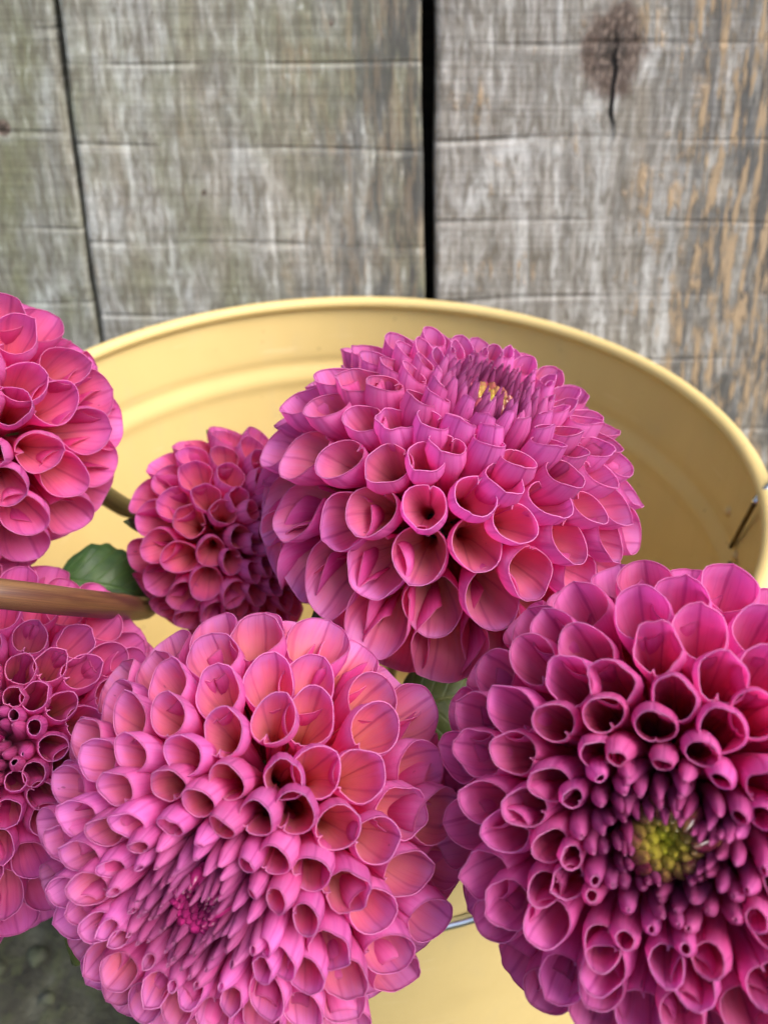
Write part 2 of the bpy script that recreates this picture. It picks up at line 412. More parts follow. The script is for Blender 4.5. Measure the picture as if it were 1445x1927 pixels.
s.put(s.bsdf.inputs['Base Color'], s.ramp(s.noise(s.coord(), 120, 3), [(0.3, (0.52, 0.54, 0.56)), (0.7, (0.70, 0.72, 0.74))])); s.bsdf.inputs['Roughness'].default_value = 0.22
m_chrome = s.m
s = NT('handle_shade_tone'); s.bsdf.inputs['Metallic'].default_value = 1.0  # dark brown tone imitates the handle's reflection and shade on the enamel
s.put(s.bsdf.inputs['Base Color'], s.ramp(s.noise(s.coord(), 200, 3), [(0.3, (0.10, 0.07, 0.04)), (0.7, (0.18, 0.14, 0.09))])); s.bsdf.inputs['Roughness'].default_value = 0.4
m_handle_shade = s.m
bucket = empty('metal_bucket', BC)
tag(bucket, 'large round yellow enamelled metal bucket holding the dahlias', 'bucket')
def rin(z):                     # inner wall radius
    t = z / RIM_Z
    return 0.146 + (RIM_R - 0.0035 - 0.146) * t
prof = [(0.0, 0.0), (0.142, 0.0), (0.1475, 0.002), (0.1482, 0.006)]
prof += [(rin(z) + 0.0016, z) for z in np.linspace(0.02, RIM_Z - 0.002, 14)]
prof += [(rin(RIM_Z) + 0.0008, RIM_Z)]
zs = list(np.linspace(RIM_Z - 0.001, 0.02, 120))
for z in zs:
    d = z - (RIM_Z - 0.038)
    bead = 0.0011 * math.exp(-((d + 0.006) / 0.0036) ** 2) - 0.0010 * math.exp(-((d - 0.003) / 0.0030) ** 2)
    prof.append((rin(z) - bead, z))
prof += [(0.1435, 0.006), (0.140, 0.0035), (0.0, 0.003)]
lathe('bucket_wall', prof, m_enamel, bucket, 160)
rr = 0.0033
lathe('rolled_rim', [(RIM_R - rr + rr * math.cos(q), RIM_Z + 0.0004 - 0.0004 + rr * math.sin(q) * 0.95) for q in np.linspace(0, 2 * math.pi, 20, endpoint=False)], m_enamel, bucket, 160, close=True)

def on_inner_wall(px, py):
    r = ray(px, py); t = 0.1
    while t < 0.8:
        p = CAMP + r * t
        if p.z < RIM_Z and math.hypot(p.x - BC.x, p.y - BC.y) > rin(p.z): return p
        t += 0.0005
    return p
def rivet(p, r, h):
    nrm = Vector((BC.x - p.x, BC.y - p.y, 0.02)).normalized(); q = nrm.to_track_quat('Z', 'Y')
    V, F = [], []
    for i in range(5):
        a = math.pi / 2 * i / 4
        for k in range(14):
            V.append(p - BC + q @ Vector((r * math.cos(a) * math.cos(k * math.pi / 7), r * math.cos(a) * math.sin(k * math.pi / 7), h * math.sin(a) - 0.0003)))
    for i in range(4):
        for k in range(14): F.append((i * 14 + k, i * 14 + (k + 1) % 14, (i + 1) * 14 + (k + 1) % 14, (i + 1) * 14 + k))
    return mesh_obj('rivet', V, F, m_enamel, bucket)
p1, p2 = on_inner_wall(1371, 962), on_inner_wall(1384, 1046)
rivet(p1, 0.0026, 0.0020); rivet(p2, 0.0026, 0.0020)
def off_wall(p, d):
    n = Vector((BC.x - p.x, BC.y - p.y, 0)).normalized(); return p + n * d
# inner dark wire imitates the handle's reflection and shade; chrome handle:, over the rim, outwards, then hanging round the front of the bucket
shade_pts = [off_wall(on_inner_wall(1340, 1108), 0.0010), off_wall(on_inner_wall(1362, 1078), 0.0012), off_wall(on_inner_wall(1378, 1058), 0.0014)]
tube('handle_shade_end', [off_wall(on_inner_wall(1378, 1058), 0.0008), off_wall(on_inner_wall(1372, 1080), 0.0009), off_wall(on_inner_wall(1345, 1106), 0.0008)], [0.0008, 0.0008], m_handle_shade, bucket, seg=8)  # curled end of the handle's dark reflection, modelled as thin wire
a0 = off_wall(on_inner_wall(1381, 1030), 0.0012)
tip_in = at(1419, 948, 0.2765)
tube('handle_shade_line', [a0, a0.lerp(tip_in, 0.5) , tip_in], [0.0009, 0.0009], m_handle_shade, bucket, seg=10)  # thin dark wire added in place of the handle's reflected shade
pts = [tip_in, at(1448, 915, 0.276), at(1500, 868, 0.277)]
pr = BC + Vector((RIM_R + 0.033, 0.012, RIM_Z + 0.012)); pts.append(pr)
for q, rad, z in ((-0.25, 0.180, RIM_Z - 0.008), (-0.6, 0.170, RIM_Z - 0.028), (-1.0, 0.161, RIM_Z - 0.045)):
    pts.append(BC + Vector((rad * math.cos(q), rad * math.sin(q), z)))
def on_outer_front(px, py):
    r = ray(px, py); t = 0.05
    while t < 0.6:
        p = CAMP + r * t
        if p.z < RIM_Z and math.hypot(p.x - BC.x, p.y - BC.y) < rin(p.z) + 0.0016: return p
        t += 0.0003
    return p
pf = on_outer_front(868, 1722)
pf = pf + Vector((pf.x - BC.x, pf.y - BC.y, 0)).normalized() * 0.0018
pts.append(pf)
zf = pf.z
for q, rad, z in ((-1.75, math.hypot(pf.x - BC.x, pf.y - BC.y) + 0.0002, zf), (-2.15, 0.159, RIM_Z - 0.045), (-2.6, 0.166, RIM_Z - 0.023), (-3.0, 0.1625, RIM_Z - 0.010)):
    pts.append(BC + Vector((rad * math.cos(q), rad * math.sin(q), z)))
pts.append(BC + Vector((-RIM_R + 0.0005, 0.0, RIM_Z - 0.010)))
tube('handle', pts, [0.0015, 0.0015], m_chrome, bucket, n=10, seg=12)

# ------------------------------------------------------------------ materials: petals, stems, leaves
def petal_material(name, in_base, in_mid, in_tip, out_base, out_mid, out_tip, edge=(0.82, 0.40, 0.64), transl=0.62, orange=(0.40, 0.80), heart=0.5):
    s = NT(name)
    pv, pu, ed, sd, th = s.attr('pv'), s.attr('pu'), s.attr('edge'), s.attr('side'), s.attr('ring')
    rnd = s.rnd()
    # pigment: streaks run along the petal
    st = s.noise(s.comb(s.math('MULTIPLY', pu, 9.0), s.math('MULTIPLY', pv, 1.6), s.math('MULTIPLY', rnd, 90.0)), 1.0, 4, 0.6)
    st2 = s.noise(s.comb(s.math('MULTIPLY', pu, 34.0), s.math('MULTIPLY', pv, 2.5), s.math('MULTIPLY', rnd, 50.0)), 1.0, 3, 0.55)
    blot = s.noise(s.comb(s.math('MULTIPLY', pu, 2.6), s.math('MULTIPLY', pv, 3.0), s.math('MULTIPLY', rnd, 30.0)), 1.0, 4, 0.6)
    pvs = s.math('ADD', pv, s.math('MULTIPLY', s.math('SUBTRACT', st, 0.5), 0.22))
    pvs = s.math('ADD', pvs, s.math('MULTIPLY', s.math('SUBTRACT', rnd, 0.5), 0.08))
    ci = s.ramp(pvs, [(orange[0], in_base), ((orange[0] + orange[1]) / 2, tuple(0.5 * np.array(in_base) + 0.5 * np.array(in_mid))), (orange[1], in_mid), (0.97, in_tip)])
    co_ = s.ramp(pvs, [(0.42, out_base), (0.76, out_mid), (0.98, out_tip)])
    c = s.mix(sd, ci, co_)
    c = s.mix(s.smooth(blot, 0.42, 0.72, 0, 0.42), c, s.mix(1.0, c, (0.90, 0.62, 0.86, 1), 'MULTIPLY'))
    c = s.mix(s.smooth(st2, 0.50, 0.72, 0, 0.45), c, s.mix(1.0, c, (0.80, 0.58, 0.74, 1), 'MULTIPLY'))
    c = s.mix(s.smooth(st2, 0.48, 0.26, 0, 0.28), c, (0.80, 0.36, 0.62, 1))
    # the fold lines of a ray floret: midrib and two side veins
    au = s.math('ABSOLUTE', pu)
    wob = s.math('MULTIPLY', s.math('SUBTRACT', st, 0.5), 0.10)
    l0 = s.smooth(s.math('ABSOLUTE', s.math('ADD', pu, s.math('MULTIPLY', wob, 0.5))), 0.004, 0.026, 1, 0)
    l1 = s.smooth(s.math('ABSOLUTE', s.math('SUBTRACT', s.math('ADD', au, wob), 0.30)), 0.004, 0.030, 0.75, 0)
    vein = s.math('MAXIMUM', l0, l1)
    c = s.mix(s.math('MULTIPLY', vein, 0.55), c, s.mix(1.0, c, (0.66, 0.34, 0.60, 1), 'MULTIPLY'))
    # tiny blemishes
    sp = s.noise(s.comb(s.math('MULTIPLY', pu, 9), s.math('MULTIPLY', pv, 9), s.math('MULTIPLY', rnd, 70.0)), 1.0, 2, 0.5)
    c = s.mix(s.smooth(sp, 0.755, 0.79, 0, 0.6), c, (0.25, 0.05, 0.12, 1))
    c = s.mix(s.math('MULTIPLY', ed, 0.38), c, (*edge, 1))
    hv = s.n.new('ShaderNodeHueSaturation'); s.put(hv.inputs['Color'], c)
    s.put(hv.inputs['Value'], s.smooth(rnd, 0, 1, 0.92, 1.08)); s.put(hv.inputs['Hue'], s.smooth(s.math('FRACT', s.math('MULTIPLY', rnd, 7.3)), 0, 1, 0.492, 0.508))
    c = hv.outputs[0]
    c = s.mix(s.smooth(th, 0.045, 0.12, heart, 0.0), c, (0.20, 0.006, 0.055, 1))
    b = s.bsdf
    s.put(b.inputs['Base Color'], c); s.put(b.inputs['Roughness'], s.smooth(th, 0.12, 0.38, 0.26, 0.50))
    s.put(b.inputs['Specular IOR Level'], s.smooth(th, 0.12, 0.40, 0.55, 0.30))
    b.inputs['Sheen Weight'].default_value = 0.05; b.inputs['Sheen Roughness'].default_value = 0.4
    b.inputs['Sheen Tint'].default_value = (0.95, 0.75, 1.0, 1)
    cell = s.noise(s.coord(), 5200, 1)
    h = s.math('ADD', s.math('MULTIPLY', st2, 0.5), s.math('MULTIPLY', cell, 0.25)); h = s.math('SUBTRACT', h, s.math('MULTIPLY', vein, 0.9))
    nb = s.bump(h, 0.55, 0.00022); s.put(b.inputs['Normal'], nb)
    tr = s.n.new('ShaderNodeBsdfTranslucent'); s.put(tr.inputs['Color'], s.mix(0.25, c, (0.95, 0.28, 0.56, 1)))
    mx = s.n.new('ShaderNodeMixShader'); mx.inputs[0].default_value = transl
    s.l.new(b.outputs[0], mx.inputs[1]); s.l.new(tr.outputs[0], mx.inputs[2]); s.l.new(mx.outputs[0], s.out.inputs[0])
    return s.m

PINK_TIP = (0.82, 0.33, 0.72)
OUT = dict(out_base=(0.80, 0.035, 0.26), out_mid=(0.81, 0.11, 0.47), out_tip=(0.82, 0.28, 0.66))
M_P = {
    'E': petal_material('petal_peach', (0.97, 0.50, 0.25), (0.92, 0.28, 0.47), PINK_TIP, orange=(0.50, 0.86), **OUT),
    'C': petal_material('petal_salmon', (0.96, 0.43, 0.30), (0.91, 0.26, 0.50), PINK_TIP, orange=(0.48, 0.86), **OUT),
    'F': petal_material('petal_magenta', (0.92, 0.20, 0.20), (0.88, 0.21, 0.44), (0.83, 0.27, 0.66), orange=(0.40, 0.78),
                        out_base=(0.80, 0.040, 0.27), out_mid=(0.83, 0.11, 0.46), out_tip=(0.83, 0.25, 0.63)),
    'A': petal_material('petal_rose', (0.94, 0.27, 0.22), (0.88, 0.19, 0.45), (0.81, 0.24, 0.66), orange=(0.40, 0.80), **OUT),
    'B': petal_material('petal_rose_salmon', (0.94, 0.31, 0.24), (0.89, 0.21, 0.43), (0.79, 0.23, 0.62), orange=(0.40, 0.85), **OUT),
    'D': petal_material('petal_deep_rose', (0.94, 0.36, 0.20), (0.87, 0.18, 0.41), (0.78, 0.21, 0.61), orange=(0.42, 0.80),
                        out_base=(0.73, 0.03, 0.27), out_mid=(0.78, 0.08, 0.41), out_tip=(0.79, 0.19, 0.54)),
}
def simple_disc(name, ca, cb, rough=0.3):
    s = NT(name); t = s.attr('pv')
    n = s.noise(s.coord(), 700, 3)
    c = s.mix(s.math('ADD', t, s.math('MULTIPLY', s.math('SUBTRACT', n, 0.5), 0.5), True), (*ca, 1), (*cb, 1))
    s.put(s.bsdf.inputs['Base Color'], c); s.bsdf.inputs['Roughness'].default_value = rough
    return s.m
M_DISC_GREEN = simple_disc('disc_green', (0.40, 0.38, 0.03), (0.10, 0.012, 0.03), 0.14)
M_DISC_DARK = simple_disc('disc_crimson', (0.055, 0.004, 0.022), (0.30, 0.015, 0.12), 0.25)
M_DISC_YEL = simple_disc('disc_yellow', (0.45, 0.42, 0.03), (0.30, 0.04, 0.09), 0.25)

def stem_material(name, a, b, c2):
    s = NT(name); al = s.attr('along'); co = s.coord()
    ar = s.attr('around')
    st = s.noise(s.comb(s.math('MULTIPLY', s.math('SINE', ar), 7.0), s.math('MULTIPLY', s.math('COSINE', ar), 7.0), s.math('MULTIPLY', al, 22.0)), 1.0, 5, 0.65)
    bl = s.noise(s.comb(s.math('SINE', ar), s.math('COSINE', ar), s.math('MULTIPLY', al, 30.0)), 1.2, 4)
    c = s.mix(s.smooth(st, 0.35, 0.65), (*a, 1), (*b, 1)); c = s.mix(s.smooth(bl, 0.45, 0.65, 0, 0.7), c, (*c2, 1))
    s.put(s.bsdf.inputs['Base Color'], c); s.bsdf.inputs['Roughness'].default_value = 0.42
    s.put(s.bsdf.inputs['Normal'], s.bump(st, 0.4, 0.0004)); return s.m
M_STEM_BROWN = stem_material('stem_brown', (0.085, 0.036, 0.018), (0.17, 0.085, 0.035), (0.060, 0.020, 0.016))
M_STEM_OLIVE = stem_material('stem_olive', (0.075, 0.055, 0.020), (0.11, 0.085, 0.030), (0.045, 0.028, 0.012))
M_STEM_GREEN = stem_material('stem_green', (0.10, 0.14, 0.04), (0.15, 0.19, 0.06), (0.10, 0.09, 0.03))
def leaf_material(name, a, b):
    s = NT(name); u, v = s.attr('pu'), s.attr('pv')
    au = s.math('ABSOLUTE', u)
    side = s.math('FRACT', s.math('SUBTRACT', s.math('MULTIPLY', v, 7.0), s.math('MULTIPLY', au, 2.2)))
    vs_ = s.smooth(s.math('ABSOLUTE', s.math('SUBTRACT', side, 0.5)), 0.02, 0.10, 1, 0); mid = s.smooth(au, 0.01, 0.06, 1, 0)
    vein = s.math('MAXIMUM', s.math('MULTIPLY', vs_, 0.6), mid)
    n = s.noise(s.coord(), 160, 4)
    c = s.mix(s.smooth(n, 0.35, 0.68), (*a, 1), (*b, 1)); c = s.mix(s.math('MULTIPLY', vein, 0.45), c, (b[0] * 1.8, b[1] * 1.6, b[2] * 1.5, 1))
    s.put(s.bsdf.inputs['Base Color'], c); s.bsdf.inputs['Roughness'].default_value = 0.48
    s.put(s.bsdf.inputs['Normal'], s.bump(s.math('SUBTRACT', n, s.math('MULTIPLY', vein, 0.7)), 0.5, 0.0008))
    tr = s.n.new('ShaderNodeBsdfTranslucent'); s.put(tr.inputs['Color'], c)
    mx = s.n.new('ShaderNodeMixShader'); mx.inputs[0].default_value = 0.2
    s.l.new(s.bsdf.outputs[0], mx.inputs[1]); s.l.new(tr.outputs[0], mx.inputs[2]); s.l.new(mx.outputs[0], s.out.inputs[0])
    return s.m
M_LEAF = leaf_material('leaf_green', (0.030, 0.085, 0.022), (0.060, 0.135, 0.030))
M_LEAF_OLIVE = leaf_material('leaf_olive', (0.050, 0.075, 0.012), (0.085, 0.11, 0.022))
M_SEPAL = leaf_material('sepal_green', (0.07, 0.14, 0.04), (0.12, 0.20, 0.06))

# ------------------------------------------------------------------ petals
def smoothstep(a, b, x):
    t = np.clip((x - a) / (b - a), 0, 1); return t * t * (3 - 2 * t)
GAM_T = np.radians([0, 10, 20, 35, 50, 70, 90, 110, 125, 140])
def petal(flower, mat, R, th, az, rm, spec, rng):
    """one rolled ray floret of a ball dahlia, in the flower's own frame (axis +Z)"""
    big = th > math.radians(50)
    nu, nv = (31, 14) if big else ((25, 12) if th > math.radians(25) else (15, 10))
    deg = math.degrees(th)
    ob = spec['oblate']; dep = spec.get('depress', 0.24)
    pr_ = 1 - dep * math.exp(-(deg / 27.0) ** 2) + rng.normal(0, 0.012 + spec.get('loose', 0) * 0.02 * smoothstep(40, 90, deg))
    te = th if deg < 95 else math.radians(95 + (deg - 95) * 0.5)
    T = R * pr_ * np.array([math.sin(te) * (1 + spec.get('skirt', 0.03) * float(smoothstep(92, 122, deg))), math.cos(te) * ob])
    gam = math.radians(np.interp(deg, [0, 10, 20, 35, 50, 70, 90, 110, 125, 140], spec['gamma'])) + rng.normal(0, 0.04)
    if spec.get('inward'): gam -= 0
    B = R * np.array([0.24 * math.sin(min(th, 1.7)), 0.16 * math.cos(th) - 0.16])
    td = np.array([math.sin(gam), math.cos(gam)])
    L = np.linalg.norm(T - B)
    g0 = math.radians(np.interp(deg, [0, 20, 60, 100, 140], [4, 20, 52, 88, 112]))
    P1 = B + 0.36 * L * np.array([math.sin(g0), math.cos(g0)]); P2 = T - 0.38 * L * td
    # roll state
    openness = float(smoothstep(70, 120, deg + rng.normal(0, 7) + spec.get('open', 0)))
    tmax = math.pi * (1.0 - 0.24 * openness)          # half-angle of the rolled section
    closed = float(1 - smoothstep(15, 27, deg + rng.normal(0, 2)))
    q_roll = (rng.uniform(0.05, 0.40) if deg < 75 else rng.uniform(0.02, 0.18)) * (1 - closed)
    rmouth = rm * (math.pi * 0.96 / tmax) ** 0.55
    slant = rmouth * np.interp(deg, [8, 22, 32, 45, 60, 90, 120], [1.2, 1.1, 0.80, 0.78, 0.88, 1.1, 1.4]) * rng.uniform(0.85, 1.18) * (1 - 0.75 * closed)
    k = min(0.66, slant / L)
    asym = rng.normal(0, 0.16)
    wgt = rng.normal(0, 1, 4)
    a = np.linspace(-1, 1, nu)
    fold = 0.80
    # section: arc, then margins folding inwards
    ang = np.where(np.abs(a) < fold, a / fold, np.sign(a)) * (tmax - 0.10)
    ang = ang + np.where(np.abs(a) >= fold, np.sign(a) * (np.abs(a) - fold) / (1 - fold) * 0.09, 0)
    rad_f = 1 - q_roll * np.where(np.abs(a) >= fold, (np.abs(a) - fold) / (1 - fold), 0) ** 1.2
    xa = np.clip(np.abs(ang / tmax + asym * 0.12 * (1 - np.abs(a))), 0, 1)
    pw = 2.1
    ell = 1 - (1 - xa ** pw) ** (1 / pw)
    cosc = ((1 - np.cos(np.clip(ang + asym * 0.5, -math.pi, math.pi))) / 2)
    wl2 = float(smoothstep(40, 90, deg)) * 0.5
    smax = 1 - k * (wl2 * ell + (1 - wl2) * cosc ** 1.05)
    smax = smax + 0.011 * np.exp(-(ang / 0.14) ** 2) * rng.uniform(-0.6, 1.0) - 0.006 * np.cos(ang * 5 + wgt[0]) * openness
    vv = np.concatenate([np.linspace(0, 0.90, nv - 2) ** 0.85, [0.984, 1.0]])
    s = smax[:, None] * vv[None, :]
    s3 = s[..., None]
    C = (1 - s3) ** 3 * B + 3 * (1 - s3) ** 2 * s3 * P1 + 3 * (1 - s3) * s3 ** 2 * P2 + s3 ** 3 * T
    D = 3 * (1 - s3) ** 2 * (P1 - B) + 6 * (1 - s3) * s3 * (P2 - P1) + 3 * s3 ** 2 * (T - P2)
    D /= np.linalg.norm(D, axis=-1, keepdims=True)
    s_open = max(0.08, 1 - (slant + 1.9 * rmouth) / L)
    f_ = np.clip((s - s_open) / (0.90 - s_open), 0, 1)
    full = float(1 - smoothstep(26, 58, deg))
    b0_ = 0.24 + 0.46 * full
    r = (b0_ + 0.10 * s / 0.9) + (0.90 - b0_) * (0.72 * f_ + 0.28 * np.sin(f_ * math.pi / 2) ** 1.25)
    r = r * (1 - 0.24 * smoothstep(0.84, 1.0, s) ** 1.4 * (1 - openness * 0.3))
    xb = np.clip((s - 0.66) / 0.34, 0, 1)
    r = r * (1 - closed * (1 - 0.97 * (1 - xb ** 2.0) ** 0.75))
    A = ang[:, None] + 0 * s
    r = r * (1 + 0.05 * np.exp(-(A / 0.17) ** 2) * smoothstep(0.55, 1.0, s))          # keel at the midrib
    r = r * (1 + 0.05 * np.sin(2 * A + wgt[1]) + 0.035 * np.sin(3 * A + wgt[2]))
    r = r * (1 + 0.035 * rng.normal() * np.sin(5 * A + wgt[3]) * smoothstep(0.7, 1, s))
    fm = smoothstep(0.35, 0.75, s)
    r = r * (1 + (rad_f[:, None] - 1) * fm)
    r = rmouth * r
    squash = rng.uniform(0.88, 1.04)
    cn, cb = -np.cos(A) * r * squash, np.sin(A) * r
    tau = rng.normal(0, 0.16) * smoothstep(0.3, 1, s)
    cn, cb = cn * np.cos(tau) - cb * np.sin(tau), cn * np.sin(tau) + cb * np.cos(tau)
    # reflex of open petals: the lip falls back a little
    bend = openness * spec.get('reflex', 0.10) * R * smoothstep(0.75, 1.0, s) ** 2
    nr, nz = -D[..., 1], D[..., 0]
    rho = C[..., 0] + nr * (cn - bend); z = C[..., 1] + nz * (cn - bend)
    swing = rng.normal(0, 0.035) * s ** 2 * R
    yb = cb + swing
    P = np.stack([rho * math.cos(az) - yb * math.sin(az), rho * math.sin(az) + yb * math.cos(az), z], -1)
    # thickness
    du = np.gradient(P, axis=0); dv = np.gradient(P, axis=1)
    N = np.cross(du, dv); N /= (np.linalg.norm(N, axis=-1, keepdims=True) + 1e-12)
    cen = np.stack([C[..., 0] * math.cos(az), C[..., 0] * math.sin(az), C[..., 1]], -1)
    sg = np.sign(np.sum((N * (P - cen))[nu // 2 - 2:nu // 2 + 3, nv // 2:]))
    N *= sg
    th_ = R * 0.0042
    Po = P + N * th_
    V = np.concatenate([P.reshape(-1, 3), Po.reshape(-1, 3)])
    n1 = nu * nv
    fi = grid_faces(nu, nv, 0, flip=(sg > 0)); fo = grid_faces(nu, nv, n1, flip=(sg < 0))
    i = np.arange(nu - 1); j = np.arange(nv - 1)
    e1 = np.stack([i * nv + nv - 1, (i + 1) * nv + nv - 1, n1 + (i + 1) * nv + nv - 1, n1 + i * nv + nv - 1], -1)
    e2 = np.stack([j, j + 1, n1 + j + 1, n1 + j], -1)
    o_ = (nu - 1) * nv; e3 = np.stack([o_ + j, n1 + o_ + j, n1 + o_ + j + 1, o_ + j + 1], -1)
    if sg > 0: e1, e2, e3 = e1, e2[:, ::-1], e3[:, ::-1]
    F = np.concatenate([fi, fo, e1, e2, e3])
    pv = np.broadcast_to(s, (nu, nv)); pu = np.broadcast_to((a * 1.0)[:, None], (nu, nv))
    ed = np.zeros((nu, nv)); ed[:, -1] = 1.0; ed[:, -2] = 0.0
    at_ = {'pv': np.tile(pv.ravel(), 2), 'pu': np.tile(pu.ravel(), 2), 'edge': np.tile(ed.ravel(), 2),
           'side': np.concatenate([np.zeros(n1), np.ones(n1)]), 'ring': np.full(2 * n1, th / math.pi)}
    return fast_mesh('petal', V, F, mat, flower, at_)

def disc(flower, mat, R, spec, n=46, fat=1.0):
    """closed florets at the heart, one part"""
    V, F, pv = [], [], []
    dep = spec.get('depress', 0.24); z0 = R * (1 - dep) * spec['oblate'] - 0.10 * R
    rng = np.random.default_rng(4)
    amax = math.radians(spec['th0'] + 1.5)
    # dome under the buds
    b0 = 0
    for i in range(6):
        for k in range(20):
            a = amax * 1.25 * (i + 0.01) / 5
            V.append((R * 0.85 * math.sin(a) * math.cos(k * math.pi / 10), R * 0.85 * math.sin(a) * math.sin(k * math.pi / 10), z0 - 0.10 * R + 0.02 * R * math.cos(a * 3))); pv.append(i / 5)
    for i in range(5):
        for k in range(20): F.append((i * 20 + k, (i + 1) * 20 + k, (i + 1) * 20 + (k + 1) % 20, i * 20 + (k + 1) % 20))
    for q in range(n):
        f = math.sqrt((q + 0.5) / n); a = amax * f; az = q * 2.39996
        r = fat * R * (0.014 + 0.018 * f) * rng.uniform(0.75, 1.35)
        c = np.array([R * 0.85 * math.sin(a) * math.cos(az), R * 0.85 * math.sin(a) * math.sin(az), z0 - 0.07 * R + 0.06 * R * (1 - (1 - f) ** 2)])
        ax = np.array([-0.45 * f * math.cos(az), -0.45 * f * math.sin(az), 1.0]); ax /= np.linalg.norm(ax)
        ux = np.cross(ax, [0.3, 0.9, 0.1]); ux /= np.linalg.norm(ux); uy = np.cross(ax, ux)
        b = len(V); h = r * rng.uniform(2.2, 3.4)
        for i in range(6):
            t = i / 5; rr_ = r * math.sin(math.pi * (0.28 + 0.715 * t)) ** 0.8
            for k in range(8):
                V.append(tuple(c + ax * (h * (t - 0.6)) + ux * rr_ * math.cos(k * math.pi / 4) + uy * rr_ * math.sin(k * math.pi / 4)))
                pv.append(min(1, max(0, f * 1.15 - 0.08 + 0.2 * (0.5 - t))))
        for i in range(5):
            for k in range(8): F.append((b + i * 8 + k, b + i * 8 + (k + 1) % 8, b + (i + 1) * 8 + (k + 1) % 8, b + (i + 1) * 8 + k))
    o = mesh_obj('disc', V, F, mat, flower, attrs={'pv': pv})
    o['kind'] = 'stuff'
    return o

def blade(name, parent, mat, base, tip, width, normal, curl=0.15, serr=0.0, nu=13, nv=22, shape=0.8):
    base, tip = Vector(base), Vector(tip)
    ax = tip - base; L = ax.length; ax.normalize()
    nn_ = (Vector(normal) - ax * Vector(normal).dot(ax)).normalized(); sd = ax.cross(nn_)
    V, F, pu, pv = [], [], [], []
    loc = Vector(parent.location) if parent else Vector()
    rot = parent.rotation_euler.to_matrix().inverted() if parent else Matrix.Identity(3)
    for side_ in (0, 1):
        for i in range(nu):
            u = -1 + 2 * i / (nu - 1)
            for j in range(nv):
                v = j / (nv - 1)
                w = width * (math.sin(math.pi * min(1, v ** shape * 0.985 + 0.012)) ** 0.75)
                w *= 1 + serr * math.sin(v * 34) * abs(u) ** 3
                p = base + ax * (L * v) + sd * (w * u) + nn_ * (-curl * L * (v - 0.5) ** 2 * 2 - 0.35 * width * u * u * math.sin(math.pi * v) + 0.06 * width * math.sin(v * 17 + u * 3) * abs(u))
                p = p - nn_ * (0.0004 * side_)
                V.append(rot @ (p - loc)); pu.append(u); pv.append(v)
    n1 = nu * nv
    F = grid_faces(nu, nv, 0).tolist() + grid_faces(nu, nv, n1, flip=True).tolist()
    for j in range(nv - 1):
        F.append((j, j + 1, n1 + j + 1, n1 + j)); o_ = (nu - 1) * nv + j; F.append((o_, n1 + o_, n1 + o_ + 1, o_ + 1))
    for i in range(nu - 1):
        F.append((i * nv, n1 + i * nv, n1 + (i + 1) * nv, (i + 1) * nv)); q = nv - 1
        F.append((i * nv + q, (i + 1) * nv + q, n1 + (i + 1) * nv + q, n1 + i * nv + q))
    return mesh_obj(name, V, F, mat, parent, attrs={'pu': pu, 'pv': pv})

